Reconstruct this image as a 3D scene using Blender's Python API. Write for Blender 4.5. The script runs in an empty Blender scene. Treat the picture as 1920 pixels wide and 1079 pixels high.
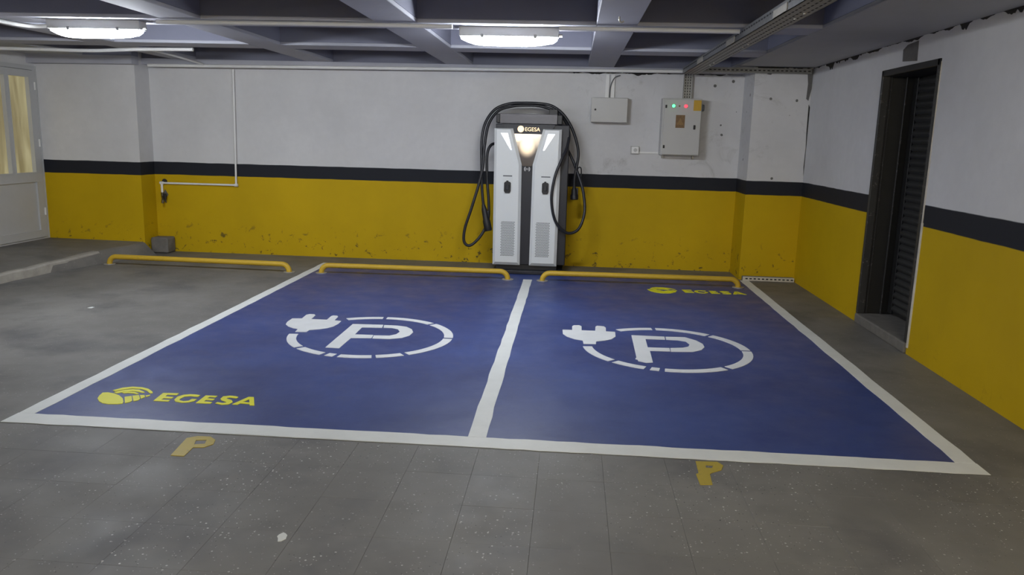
import bpy, bmesh, math, random
from mathutils import Vector, Matrix
from mathutils.geometry import tessellate_polygon

random.seed(7)
scene = bpy.context.scene
COL = scene.collection

# ------------------------------------------------------------------ camera
cam_data = bpy.data.cameras.new('camera')
cam = bpy.data.objects.new('camera', cam_data)
COL.objects.link(cam)
cam_data.sensor_width = 36.0
cam_data.lens = 1467.3 * 36.0 / 1920.0
cam_data.clip_end = 60
cam.matrix_world = (Matrix.Translation((0.437, -9.5799, 1.5341)) @ Matrix.Rotation(0.0717, 4, 'Z')
                    @ Matrix.Rotation(-0.1887 + math.pi / 2, 4, 'X') @ Matrix.Rotation(0.0261, 4, 'Z'))
scene.camera = cam

# ------------------------------------------------------------------ world, exposure
world = bpy.data.worlds.new('world')
scene.world = world
world.use_nodes = True
world.node_tree.nodes['Background'].inputs['Color'].default_value = (0.5, 0.55, 0.6, 1)
world.node_tree.nodes['Background'].inputs['Strength'].default_value = 0.1
vs = scene.view_settings
vs.view_transform = 'Standard'
vs.look = 'None'
vs.gamma = 1.0
vs.use_curve_mapping = False
vs.exposure = -0.04
LAMP_COOL = (0.88, 0.93, 1.0)
FILL_WARM = (1.0, 0.91, 0.72)
LAMP_POWER = 185.0          # emission of the two lamps in view and the added cool ones
FILL_POWER = 185.0          # emission of the added unseen warm lamps down the garage

# ------------------------------------------------------------------ traced floor paint, metres on the floor
POLY = {
    'plug_a': [(-1.846, -3.353), (-1.769, -3.339), (-1.778, -3.2), (-1.758, -3.169), (-1.719, -3.169), (-1.697, -3.204), (-1.686, -3.346), (-1.553, -3.347), (-1.558, -3.208), (-1.548, -3.183), (-1.512, -3.188), (-1.495, -3.223), (-1.487, -3.353), (-1.423, -3.37), (-1.419, -3.466), (-1.432, -3.563), (-1.462, -3.623), (-1.512, -3.672), (-1.58, -3.711), (-1.581, -3.777), (-1.668, -3.786), (-1.678, -3.696), (-1.721, -3.677), (-1.78, -3.627), (-1.826, -3.559), (-1.844, -3.474)],
    'p_stem_a': [(-1.302, -3.455), (-1.051, -3.437), (-1.038, -3.539), (-1.2, -3.555), (-1.194, -3.784), (-1.049, -3.777), (-1.04, -3.875), (-1.193, -3.896), (-1.196, -4.194), (-1.299, -4.19)],
    'p_bowl_a': [(-1.043, -3.443), (-0.935, -3.444), (-0.855, -3.468), (-0.795, -3.542), (-0.765, -3.636), (-0.772, -3.75), (-0.817, -3.83), (-0.9, -3.875), (-1.031, -3.88), (-1.042, -3.789), (-0.923, -3.777), (-0.881, -3.722), (-0.871, -3.639), (-0.904, -3.562), (-0.956, -3.531), (-1.028, -3.533)],
    'plug_b': [(0.412, -3.338), (0.491, -3.335), (0.49, -3.207), (0.504, -3.165), (0.551, -3.156), (0.569, -3.193), (0.568, -3.333), (0.678, -3.328), (0.685, -3.183), (0.7, -3.149), (0.755, -3.159), (0.77, -3.207), (0.766, -3.334), (0.84, -3.336), (0.835, -3.494), (0.8, -3.582), (0.746, -3.633), (0.676, -3.672), (0.672, -3.753), (0.578, -3.763), (0.573, -3.663), (0.513, -3.632), (0.451, -3.563), (0.417, -3.479)],
    'p_stem_b': [(0.965, -3.424), (1.227, -3.425), (1.222, -3.521), (1.068, -3.527), (1.062, -3.784), (1.225, -3.775), (1.22, -3.871), (1.069, -3.878), (1.06, -4.193), (1.011, -4.207), (0.959, -4.173), (0.958, -4.136), (0.943, -4.127), (0.946, -4.098), (0.954, -4.087)],
    'p_bowl_b': [(1.236, -3.427), (1.391, -3.414), (1.465, -3.506), (1.501, -3.603), (1.499, -3.702), (1.463, -3.788), (1.387, -3.855), (1.225, -3.876), (1.232, -3.774), (1.328, -3.748), (1.376, -3.707), (1.396, -3.638), (1.38, -3.556), (1.324, -3.524), (1.231, -3.52)],
    'emblem_blob': [(-2.228, -5.475), (-2.246, -5.427), (-2.257, -5.377), (-2.23, -5.368), (-2.181, -5.383), (-2.136, -5.41), (-2.09, -5.454), (-2.054, -5.507), (-2.042, -5.537), (-2.065, -5.549), (-2.116, -5.556), (-2.156, -5.546), (-2.192, -5.519)],
    'emblem_arc0': [(-2.225, -5.328), (-2.194, -5.273), (-2.149, -5.248), (-2.089, -5.249), (-2.036, -5.272), (-1.986, -5.318), (-1.973, -5.339), (-1.985, -5.348), (-2.031, -5.302), (-2.079, -5.279), (-2.132, -5.278), (-2.174, -5.306), (-2.2, -5.342)],
    'emblem_arc1': [(-2.198, -5.359), (-2.167, -5.319), (-2.123, -5.294), (-2.08, -5.297), (-2.035, -5.325), (-2.023, -5.336), (-2.037, -5.343), (-2.067, -5.33), (-2.106, -5.324), (-2.149, -5.348), (-2.173, -5.376)],
    'emblem_arc2': [(-2.149, -5.359), (-2.126, -5.339), (-2.087, -5.337), (-2.044, -5.362), (-2.051, -5.375), (-2.078, -5.362), (-2.114, -5.36), (-2.131, -5.37)],
    'emblem_cell0': [(-2.093, -5.429), (-2.063, -5.408), (-2.016, -5.484), (-2.016, -5.509), (-2.034, -5.528)],
    'emblem_cell1': [(-2.061, -5.404), (-2.029, -5.389), (-1.99, -5.447), (-1.987, -5.472), (-2.004, -5.491)],
    'emblem_cell2': [(-2.024, -5.388), (-2.001, -5.381), (-1.977, -5.415), (-1.986, -5.445)],
    'emblem_cell3': [(-1.99, -5.388), (-1.969, -5.373), (-1.965, -5.389), (-1.973, -5.411)],
    'E0': [(-1.914, -5.33), (-1.822, -5.322), (-1.819, -5.353), (-1.876, -5.355), (-1.871, -5.387), (-1.819, -5.391), (-1.819, -5.413), (-1.867, -5.415), (-1.864, -5.445), (-1.814, -5.441), (-1.811, -5.466), (-1.899, -5.467)],
    'G': [(-1.685, -5.336), (-1.685, -5.364), (-1.736, -5.358), (-1.763, -5.372), (-1.769, -5.417), (-1.76, -5.439), (-1.729, -5.451), (-1.705, -5.437), (-1.701, -5.407), (-1.672, -5.406), (-1.673, -5.441), (-1.694, -5.465), (-1.729, -5.474), (-1.772, -5.461), (-1.793, -5.434), (-1.801, -5.381), (-1.783, -5.344), (-1.75, -5.329), (-1.716, -5.329)],
    'E1': [(-1.652, -5.336), (-1.583, -5.334), (-1.584, -5.36), (-1.62, -5.357), (-1.622, -5.383), (-1.574, -5.387), (-1.575, -5.409), (-1.617, -5.411), (-1.616, -5.437), (-1.564, -5.441), (-1.563, -5.465), (-1.647, -5.47)],
    'S': [(-1.456, -5.335), (-1.458, -5.358), (-1.502, -5.348), (-1.514, -5.358), (-1.511, -5.371), (-1.47, -5.393), (-1.451, -5.424), (-1.457, -5.462), (-1.495, -5.474), (-1.539, -5.458), (-1.535, -5.436), (-1.502, -5.448), (-1.483, -5.44), (-1.485, -5.429), (-1.528, -5.402), (-1.544, -5.379), (-1.546, -5.337), (-1.514, -5.32), (-1.479, -5.322)],
    'A': [(-1.399, -5.323), (-1.368, -5.322), (-1.309, -5.459), (-1.336, -5.46), (-1.345, -5.44), (-1.401, -5.437), (-1.407, -5.461), (-1.439, -5.459)],
    'A_hole': [(-1.396, -5.413), (-1.379, -5.363), (-1.355, -5.417)],
    'old_p_a': [(-1.422, -6.187), (-1.451, -5.97), (-1.411, -5.938), (-1.342, -5.936), (-1.3, -5.973), (-1.285, -6.028), (-1.312, -6.072), (-1.363, -6.08), (-1.356, -6.188)],
    'old_p_a_hole': [(-1.393, -5.99), (-1.342, -5.979), (-1.328, -6.03), (-1.376, -6.044)],
    'old_p_b': [(1.097, -5.912), (1.203, -5.907), (1.224, -5.946), (1.205, -6.002), (1.155, -6.039), (1.142, -6.056), (1.134, -6.173), (1.077, -6.181), (1.076, -6.065), (1.09, -6.054)],
    'old_p_b_hole': [(1.138, -5.951), (1.176, -5.953), (1.164, -5.986), (1.136, -5.986)],
}
CABLES = {
    'arch': [(-0.555, -0.62, 0.731), (-0.58, -0.62, 0.95), (-0.592, -0.6, 1.239), (-0.6, -0.57, 1.485), (-0.567, -0.54, 1.69), (-0.466, -0.5, 1.846), (-0.313, -0.48, 1.915), (-0.147, -0.48, 1.929), (0.04, -0.48, 1.927), (0.186, -0.48, 1.902), (0.314, -0.5, 1.813), (0.412, -0.5, 1.674), (0.477, -0.5, 1.512), (0.504, -0.5, 1.37), (0.49, -0.5, 1.235), (0.471, -0.5, 1.1), (0.472, -0.5, 0.975)],
    'left_loop': [(-0.448, -0.45, 1.468), (-0.493, -0.5, 1.454), (-0.527, -0.53, 1.394), (-0.539, -0.55, 1.28), (-0.526, -0.57, 1.032), (-0.506, -0.58, 0.824), (-0.502, -0.58, 0.634), (-0.534, -0.6, 0.508), (-0.613, -0.63, 0.377), (-0.709, -0.65, 0.299), (-0.773, -0.66, 0.347), (-0.766, -0.66, 0.496), (-0.694, -0.66, 0.73), (-0.621, -0.65, 0.982), (-0.575, -0.63, 1.199), (-0.562, -0.6, 1.445), (-0.526, -0.55, 1.68), (-0.424, -0.5, 1.833), (-0.272, -0.46, 1.89), (-0.127, -0.45, 1.906), (0.04, -0.45, 1.902), (0.197, -0.45, 1.863)],
    'right_loop': [(0.218, -0.45, 1.853), (0.337, -0.5, 1.743), (0.389, -0.58, 1.601), (0.375, -0.66, 1.45), (0.312, -0.74, 1.298), (0.248, -0.76, 1.106), (0.222, -0.76, 0.861), (0.275, -0.74, 0.624), (0.404, -0.7, 0.493), (0.535, -0.66, 0.53), (0.599, -0.6, 0.715), (0.58, -0.56, 0.93), (0.534, -0.53, 1.082), (0.46, -0.47, 1.264), (0.381, -0.42, 1.417), (0.347, -0.36, 1.467)],
}
FILL_LAMPS = [  # unseen lamps added to raise the light level in the garage
    (-3.3, -9.98, 'tube_cool', 'lit ceiling lamp over the platform side midway down the garage'),
    (1.5, -9.98, 'tube_warm', 'warm lit ceiling lamp over the doorway side midway down the garage'),
    (-3.3, -13.3, 'tube_cool', 'lit ceiling lamp on the platform side by the far end wall'),
    (1.45, -13.3, 'tube_warm', 'warm lit ceiling lamp on the doorway side by the far end wall'),
]

# ------------------------------------------------------------------ helpers
def smooth_path(pts, n=8):
    out = []
    P = [Vector(p) for p in pts]
    for i in range(len(P) - 1):
        p0 = P[max(i - 1, 0)]; p1 = P[i]; p2 = P[i + 1]; p3 = P[min(i + 2, len(P) - 1)]
        for k in range(n):
            t = k / n
            out.append(0.5 * ((2 * p1) + (p2 - p0) * t + (2 * p0 - 5 * p1 + 4 * p2 - p3) * t * t
                              + (3 * p1 - p0 - 3 * p2 + p3) * t * t * t))
    out.append(P[-1])
    return out

def inset(poly, d):
    """offset a counter-clockwise 2-D polygon inwards; d a number or one per edge"""
    n = len(poly); out = []
    ds = d if isinstance(d, (list, tuple)) else [d] * n
    lines = []
    for i in range(n):
        a = Vector(poly[i]); b = Vector(poly[(i + 1) % n]); t = (b - a).normalized()
        nn = Vector((-t.y, t.x)); lines.append((a + nn * ds[i], t))
    for i in range(n):
        (p, t), (q, s) = lines[i - 1], lines[i]
        den = t.x * s.y - t.y * s.x
        k = ((q.x - p.x) * s.y - (q.y - p.y) * s.x) / den if abs(den) > 1e-6 else 0
        out.append(tuple(p + t * k) if abs(den) > 1e-6 else tuple(q))
    return out

class MB:
    def __init__(self): self.bm = bmesh.new()
    def face(self, vs):
        try: return self.bm.faces.new(vs)
        except ValueError: return None
    def box(self, x0, x1, y0, y1, z0, z1, bevel=0.0, seg=2):
        v = [self.bm.verts.new((x, y, z)) for z in (z0, z1) for y in (y0, y1) for x in (x0, x1)]
        fs = [self.face([v[i] for i in q]) for q in
              ((0, 2, 3, 1), (4, 5, 7, 6), (0, 1, 5, 4), (2, 6, 7, 3), (0, 4, 6, 2), (1, 3, 7, 5))]
        if bevel:
            es = list({e for f in fs for e in f.edges})
            bmesh.ops.bevel(self.bm, geom=es, offset=bevel, segments=seg, affect='EDGES', profile=0.5)
        return self
    def prism(self, loops, h0, h1, axis='z'):
        """loops: outer outline then holes, 2-D; extruded from h0 to h1 along axis (z: xy plane; y: xz plane; x: yz plane)"""
        def P(p, h):
            return {'z': (p[0], p[1], h), 'y': (p[0], h, p[1]), 'x': (h, p[0], p[1])}[axis]
        if not isinstance(loops[0][0], (list, tuple)): loops = [loops]
        tri = tessellate_polygon([[Vector((p[0], p[1], 0)) for p in l] for l in loops])
        flat = [p for l in loops for p in l]
        a = [self.bm.verts.new(P(p, h0)) for p in flat]; b = [self.bm.verts.new(P(p, h1)) for p in flat]
        for t in tri:
            self.face([a[i] for i in t]); self.face([b[i] for i in reversed(t)])
        o = 0
        for l in loops:
            n = len(l)
            for i in range(n):
                j = (i + 1) % n
                self.face([a[o + i], a[o + j], b[o + j], b[o + i]])
            o += n
        return self
    def loft(self, rings, cap=True):
        R = [[self.bm.verts.new(p) for p in r] for r in rings]
        for a, b in zip(R, R[1:]):
            n = len(a)
            for i in range(n): self.face([a[i], a[(i + 1) % n], b[(i + 1) % n], b[i]])
        if cap: self.face(list(reversed(R[0]))); self.face(R[-1])
        return self
    def tube(self, pts, r, n=12, cap=True):
        P = [Vector(p) for p in pts]; rings = []; up = None
        for i, p in enumerate(P):
            t = (P[min(i + 1, len(P) - 1)] - P[max(i - 1, 0)]).normalized()
            if up is None:
                up = Vector((0, 0, 1)) if abs(t.z) < 0.9 else Vector((1, 0, 0))
            up = (up - t * up.dot(t)).normalized(); s = t.cross(up)
            rr = r[i] if isinstance(r, (list, tuple)) else r
            rings.append([p + (up * math.cos(2 * math.pi * k / n) + s * math.sin(2 * math.pi * k / n)) * rr for k in range(n)])
        return self.loft(rings, cap)
    def cyl(self, c, axis, r, h, n=20, r2=None):
        c = Vector(c); d = {'x': Vector((1, 0, 0)), 'y': Vector((0, 1, 0)), 'z': Vector((0, 0, 1))}[axis] * h
        return self.tube([c, c + d], [r, r if r2 is None else r2], n)
    def build(self, name, m, parent=None, smooth=False):
        bmesh.ops.recalc_face_normals(self.bm, faces=self.bm.faces[:])
        me = bpy.data.meshes.new(name); self.bm.to_mesh(me); self.bm.free()
        if smooth:
            for p in me.polygons: p.use_smooth = True
            if hasattr(me, 'set_sharp_from_angle'): me.set_sharp_from_angle(angle=math.radians(40))
        o = bpy.data.objects.new(name, me); COL.objects.link(o)
        me.materials.append(m)
        if parent is not None:
            o.parent = parent
            o.matrix_parent_inverse = Matrix.Translation(-parent.location)
        return o

def tag(o, label=None, cat=None, group=None, kind=None):
    if label: o['label'] = label
    if cat: o['category'] = cat
    if group: o['group'] = group
    if kind: o['kind'] = kind
    return o

def thing(name, label, cat, loc=(0, 0, 0), group=None, kind=None):
    o = bpy.data.objects.new(name, None); COL.objects.link(o); o.location = loc
    o.empty_display_size = 0.1
    return tag(o, label, cat, group, kind)

# ------------------------------------------------------------------ materials
class NT:
    def __init__(self, name):
        self.m = bpy.data.materials.new(name); self.m.use_nodes = True
        self.t = self.m.node_tree; self.b = self.t.nodes['Principled BSDF']
    def n(self, typ, **kw):
        nd = self.t.nodes.new(typ)
        for k, v in kw.items():
            if k in nd.inputs: self.put(nd.inputs[k], v)
            else: setattr(nd, k, v)
        return nd
    def put(self, sock, v):
        if hasattr(v, 'is_output') or isinstance(v, bpy.types.NodeSocket): self.t.links.new(v, sock)
        else: sock.default_value = v
    def pos(self):
        return self.n('ShaderNodeNewGeometry').outputs['Position']
    def noise(self, scale, detail=3, rough=0.55, vec=None, dist=0.0):
        nd = self.n('ShaderNodeTexNoise'); nd.inputs['Scale'].default_value = scale
        nd.inputs['Detail'].default_value = detail; nd.inputs['Roughness'].default_value = rough
        nd.inputs['Distortion'].default_value = dist
        self.put(nd.inputs['Vector'], vec if vec is not None else self.pos())
        return nd.outputs['Fac']
    def mapr(self, v, a, b, c=0.0, d=1.0, smooth=False):
        nd = self.n('ShaderNodeMapRange'); nd.interpolation_type = 'SMOOTHSTEP' if smooth else 'LINEAR'
        for k, x in zip(('Value', 'From Min', 'From Max', 'To Min', 'To Max'), (v, a, b, c, d)): self.put(nd.inputs[k], x)
        return nd.outputs['Result']
    def math(self, op, a, b=0.0):
        nd = self.n('ShaderNodeMath', operation=op); self.put(nd.inputs[0], a); self.put(nd.inputs[1], b)
        return nd.outputs[0]
    def mix(self, f, a, b):
        nd = self.n('ShaderNodeMix', data_type='RGBA')
        self.put(nd.inputs['Factor'], f)
        for s, v in (('A', a), ('B', b)):
            sock = [i for i in nd.inputs if i.name == s and i.type == 'RGBA'][0]
            self.put(sock, (*v, 1) if isinstance(v, tuple) and len(v) == 3 else v)
        return [o for o in nd.outputs if o.type == 'RGBA'][0]
    def out(self, col=None, rough=None, bump=None, bump_d=0.002, strength=0.5, **kw):
        if col is not None: self.put(self.b.inputs['Base Color'], (*col, 1) if isinstance(col, tuple) and len(col) == 3 else col)
        if rough is not None: self.put(self.b.inputs['Roughness'], rough)
        if bump is not None:
            bn = self.n('ShaderNodeBump'); bn.inputs['Strength'].default_value = strength
            bn.inputs['Distance'].default_value = bump_d; self.put(bn.inputs['Height'], bump)
            self.t.links.new(bn.outputs['Normal'], self.b.inputs['Normal'])
        for k, v in kw.items(): self.put(self.b.inputs[k], v)
        return self.m

def simple(name, col, rough=0.5, metal=0.0, var=0.08, scale=6.0, bump=0.0, **kw):
    t = NT(name); f = t.noise(scale)
    dark = tuple(c * (1 - var) for c in col); light = tuple(min(1, c * (1 + var)) for c in col)
    return t.out(t.mix(f, dark, light), rough, t.noise(scale * 12) if bump else None, bump or 0.001, Metallic=metal, **kw)

def emit(name, col, strength):
    t = NT(name)
    return t.out(tuple(col), 0.4, **{'Emission Color': (*col, 1), 'Emission Strength': strength})

Z_HI, Z_LO = 1.131, 0.974
WHITE = (0.665, 0.665, 0.675)
YELLOW = (0.565, 0.375, 0.002)
NAVY = (0.016, 0.018, 0.025)

def wall_paint(name, spots=0.0, scuffs=0.5, flake_x=None):
    t = NT(name); p = t.pos()
    sx = t.n('ShaderNodeSeparateXYZ'); t.put(sx.inputs[0], p); z = sx.outputs['Z']
    wob = t.math('MULTIPLY', t.math('SUBTRACT', t.noise(3.0, 2), 0.5), 0.012)
    zz = t.math('ADD', z, wob)
    big = t.noise(0.9, 4, 0.6); fine = t.noise(14, 4, 0.6)
    white = t.mix(t.mapr(big, 0.3, 0.7), tuple(c * 0.90 for c in WHITE), tuple(c * 1.06 for c in WHITE))
    white = t.mix(t.mapr(fine, 0.35, 0.75, 0, 0.25), white, tuple(c * 0.82 for c in WHITE))
    yel = t.mix(t.mapr(big, 0.3, 0.7), tuple(c * 0.9 for c in YELLOW), tuple(c * 1.06 for c in YELLOW))
    # scuffs and dirt low on the yellow paint, with ragged shapes of their own
    low = t.mapr(z, 0.0, 0.45, 1.0, 0.0)
    sc = t.math('MULTIPLY', t.mapr(t.noise(11, 5, 0.7, dist=0.6), 0.60, 0.66), t.math('MULTIPLY', low, scuffs))
    yel = t.mix(t.math('MINIMUM', sc, 0.9), yel, (0.06, 0.045, 0.02))
    if spots:
        vo = t.n('ShaderNodeTexVoronoi'); vo.inputs['Scale'].default_value = 6.5; t.put(vo.inputs['Vector'], p)
        m = t.math('MULTIPLY', t.math('LESS_THAN', vo.outputs['Distance'], t.mapr(t.noise(9, 1), 0.3, 0.7, 0.03, 0.13)), t.math('GREATER_THAN', t.noise(1.7, 1), 0.47))
        if flake_x is not None:
            m = t.math('MULTIPLY', m, t.math('GREATER_THAN', sx.outputs['X'], flake_x))
        white = t.mix(t.math('MULTIPLY', m, spots), white, (0.09, 0.085, 0.08))
        st = t.math('MULTIPLY', t.mapr(t.noise(2.3, 5, 0.75, dist=1.0), 0.56, 0.70), 0.45)
        if flake_x is not None:
            st = t.math('MULTIPLY', st, t.math('GREATER_THAN', sx.outputs['X'], flake_x))
        white = t.mix(st, white, (0.36, 0.355, 0.34))
    c = t.mix(t.mapr(zz, Z_HI - 0.003, Z_HI + 0.003), NAVY, white)
    c = t.mix(t.mapr(zz, Z_LO - 0.003, Z_LO + 0.003), yel, c)
    return t.out(c, 0.68, t.math('ADD', t.noise(3, 4), t.math('MULTIPLY', fine, 0.25)), 0.006, 0.4, **{'Specular IOR Level': 0.25})

M = {}
M['wall'] = wall_paint('wall_paint', 0.9, 1.6, 0.35)
M['wall_side'] = wall_paint('side_wall_paint', 0.0, 0.12)
M['plaster'] = simple('bare_plaster', (0.62, 0.58, 0.50), 0.8, var=0.25, scale=18, bump=0.003)
M['cement'] = simple('bare_cement', (0.13, 0.125, 0.12), 0.9, var=0.35, scale=14, bump=0.004)
M['gap'] = simple('dark_gap', (0.03, 0.028, 0.026), 0.95, var=0.4, scale=20)
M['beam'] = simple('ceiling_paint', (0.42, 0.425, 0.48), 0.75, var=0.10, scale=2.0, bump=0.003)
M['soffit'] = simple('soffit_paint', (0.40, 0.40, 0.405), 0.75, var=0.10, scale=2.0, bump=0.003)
M['coffer'] = simple('coffer_paint', (0.20, 0.205, 0.265), 0.8, var=0.14, scale=2.0, bump=0.003)  # darker, bluer grey than the beam undersides

def floor_mat(name, per_tile):
    t = NT(name)
    base = t.mix(t.mapr(t.noise(0.7, 5, 0.62), 0.32, 0.68), (0.130, 0.125, 0.117), (0.215, 0.208, 0.196))
    base = t.mix(t.mapr(t.noise(1.5, 4, 0.6), 0.50, 0.70, 0, 0.75), base, (0.085, 0.085, 0.09))
    if per_tile:
        oi = t.n('ShaderNodeObjectInfo')
        base = t.mix(t.math('MULTIPLY', oi.outputs['Random'], 0.07), base, (0.27, 0.26, 0.245))
    for sc, th, colr, dens in ((42, 0.17, (0.62, 0.61, 0.58), 0.60), (85, 0.20, (0.48, 0.47, 0.45), 0.55), (55, 0.16, (0.04, 0.04, 0.04), 0.62)):
        vo = t.n('ShaderNodeTexVoronoi'); vo.inputs['Scale'].default_value = sc; t.put(vo.inputs['Vector'], t.pos())
        vc = t.n('ShaderNodeSeparateColor'); t.put(vc.inputs[0], vo.outputs['Color'])
        m = t.math('MULTIPLY', t.math('LESS_THAN', vo.outputs['Distance'], th), t.math('GREATER_THAN', vc.outputs[0], 1 - dens * 0.35))
        if not per_tile: m = t.math('MULTIPLY', m, 0.25)
        else: m = t.math('MULTIPLY', m, t.mapr(t.noise(1.4, 3), 0.36, 0.6))
        base = t.mix(m, base, colr)
    return t.out(base, t.mapr(t.noise(4, 4), 0.3, 0.7, 0.52, 0.66), t.noise(30, 4), 0.0015, 0.35)
M['floor'] = floor_mat('dusty_concrete', False)
M['tile'] = floor_mat('terrazzo_tile', True)
M['grout'] = simple('grout', (0.12, 0.116, 0.11), 0.9, var=0.2, scale=20)
M['sill'] = simple('sill_concrete', (0.17, 0.16, 0.145), 0.9, var=0.35, scale=12, bump=0.006)
M['curb'] = simple('pale_curb', (0.36, 0.34, 0.30), 0.9, var=0.35, scale=9, bump=0.006)

def blue_mat():
    t = NT('blue_floor_paint')
    c = t.mix(t.mapr(t.noise(0.8, 5, 0.6), 0.3, 0.7), (0.028, 0.045, 0.170), (0.048, 0.084, 0.285))
    c = t.mix(t.mapr(t.noise(2.6, 5, 0.7, dist=0.8), 0.56, 0.78, 0, 0.35), c, (0.085, 0.105, 0.21))
    c = t.mix(t.mapr(t.noise(26, 3, 0.6), 0.70, 0.78, 0, 0.5), c, (0.20, 0.21, 0.26))
    return t.out(c, t.mapr(t.noise(5, 4), 0.3, 0.7, 0.34, 0.52), t.noise(45, 4), 0.0015, 0.35)
M['blue'] = blue_mat()
def line_mat(name, col, worn, to):
    t = NT(name)
    c = t.mix(t.mapr(t.noise(6, 4), 0.3, 0.7), tuple(x * 0.92 for x in col), col)
    c = t.mix(t.mapr(t.noise(28, 4, 0.7), 0.60, 0.72, 0, worn), c, to)
    return t.out(c, 0.5, t.noise(40, 3), 0.001, 0.3)
M['line'] = line_mat('white_line_paint', (0.80, 0.82, 0.80), 0.15, (0.45, 0.46, 0.45))
M['symbol'] = line_mat('white_stencil_paint', (0.80, 0.82, 0.83), 0.10, (0.4, 0.42, 0.5))
M['logo'] = line_mat('yellow_stencil_paint', (0.86, 0.84, 0.02), 0.08, (0.3, 0.3, 0.1))
M['old'] = line_mat('worn_yellow_paint', (0.46, 0.35, 0.04), 0.75, (0.22, 0.19, 0.10))
M['stopbar'] = line_mat('yellow_enamel', (0.62, 0.40, 0.03), 0.4, (0.30, 0.22, 0.08))
M['flange'] = simple('bare_steel', (0.42, 0.40, 0.36), 0.5, 0.4, var=0.25, scale=30)
M['white_plastic'] = simple('white_plastic', (0.80, 0.80, 0.79), 0.45, var=0.05)
M['pvc'] = simple('pvc_door', (0.52, 0.53, 0.54), 0.4, var=0.05)
M['charger_white'] = simple('white_enamel', (0.74, 0.77, 0.78), 0.28, var=0.02, **{'Coat Weight': 0.3})
M['charger_dark'] = simple('dark_enamel', (0.014, 0.015, 0.022), 0.5, var=0.1)
M['charger_black'] = simple('black_plastic', (0.008, 0.008, 0.010), 0.5, var=0.1)
M['rubber'] = simple('cable_rubber', (0.013, 0.014, 0.019), 0.45, var=0.15)
M['grey_metal'] = simple('grey_bar', (0.105, 0.10, 0.108), 0.45, 0.15, var=0.08, scale=30)
M['vent'] = simple('vent_shadow', (0.13, 0.14, 0.15), 0.7, var=0.1)  # shade coloured into vent holes and loose wire; plain grey on strip and switch
M['galv'] = simple('galvanised_steel', (0.24, 0.245, 0.25), 0.38, 0.6, var=0.3, scale=22)
M['galv_dark'] = simple('tray_hole', (0.025, 0.025, 0.027), 0.8, var=0.1)
M['cabinet'] = simple('grey_enamel', (0.50, 0.50, 0.49), 0.45, var=0.03)
M['black'] = simple('black_metal', (0.014, 0.014, 0.014), 0.5, 0.0, var=0.3, scale=10)
M['slat'] = simple('black_slat', (0.045, 0.045, 0.043), 0.42, 0.0, var=0.25, scale=16)
M['worn_frame'] = line_mat('scraped_black_frame', (0.03, 0.03, 0.03), 0.8, (0.22, 0.20, 0.18))
M['isolator'] = simple('isolator_yellow', (0.55, 0.33, 0.02), 0.45)
M['warning'] = simple('brown_label', (0.20, 0.115, 0.05), 0.6, var=0.5, scale=70)
M['warning_mark'] = simple('label_mark', (0.27, 0.16, 0.06), 0.6, var=0.4, scale=90)
M['brass'] = simple('tarnished_brass', (0.12, 0.10, 0.06), 0.45, 0.6, var=0.3, scale=40)
M['housing'] = simple('lamp_housing', (0.55, 0.56, 0.57), 0.5, var=0.03)
M['tube_cool'] = emit('lamp_glow', LAMP_COOL, LAMP_POWER)
M['tube_warm'] = emit('lamp_glow_warm', FILL_WARM, FILL_POWER * 1.7)
M['green'] = emit('green_lamp', (0.08, 1.0, 0.25), 3.0)
M['red'] = emit('red_lamp', (1.0, 0.03, 0.05), 4.0)
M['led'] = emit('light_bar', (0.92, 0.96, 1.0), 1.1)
M['logo_lit'] = emit('lit_logo', (1.0, 0.72, 0.42), 1.3)
M['print'] = simple('pale_print', (0.62, 0.62, 0.62), 0.5, var=0.05)

def screen_mat():
    t = NT('charger_screen'); oc = t.n('ShaderNodeTexCoord').outputs['Object']
    sx = t.n('ShaderNodeSeparateXYZ'); t.put(sx.inputs[0], t.pos())
    def blob(cx, cz, rx, rz):
        a = t.math('DIVIDE', t.math('SUBTRACT', sx.outputs['X'], cx), rx); b = t.math('DIVIDE', t.math('SUBTRACT', sx.outputs['Z'], cz), rz)
        return t.mapr(t.math('ADD', t.math('MULTIPLY', a, a), t.math('MULTIPLY', b, b)), 0.0, 1.0, 1.0, 0.0, True)
    f = t.math('MAXIMUM', blob(-0.075, 1.475, 0.13, 0.17), t.math('MAXIMUM', blob(-0.18, 1.545, 0.13, 0.08), t.math('MULTIPLY', blob(-0.07, 1.53, 0.24, 0.16), 0.7)))
    c = t.mix(f, (0.28, 0.20, 0.15), (1.0, 0.80, 0.52))
    s = t.mapr(f, 0.0, 1.0, 0.18, 1.7)
    return t.out((0.02, 0.02, 0.02), 0.18, **{'Emission Color': c, 'Emission Strength': s})
M['screen'] = screen_mat()

def pane_mat():
    t = NT('lit_frosted_pane'); sx = t.n('ShaderNodeSeparateXYZ'); t.put(sx.inputs[0], t.pos())
    mp = t.n('ShaderNodeMapping'); mp.inputs['Scale'].default_value = (1, 5.0, 0.7); t.put(mp.inputs['Vector'], t.pos())
    f = t.noise(1.3, 3, 0.5, mp.outputs['Vector'], 0.4)
    c = t.mix(t.mapr(f, 0.35, 0.65), (0.42, 0.33, 0.13), (0.66, 0.60, 0.33))
    return t.out((0.35, 0.31, 0.2), 0.25, **{'Emission Color': c, 'Emission Strength': t.mapr(f, 0.3, 0.7, 0.22, 0.50)})
M['pane'] = pane_mat()

# ================================================================== the setting
XL, XR, YF, ZC, ZS = -6.05, 3.02, -14.0, 2.368, 2.70
YP = -0.53                      # front of the right-hand pilaster
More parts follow.
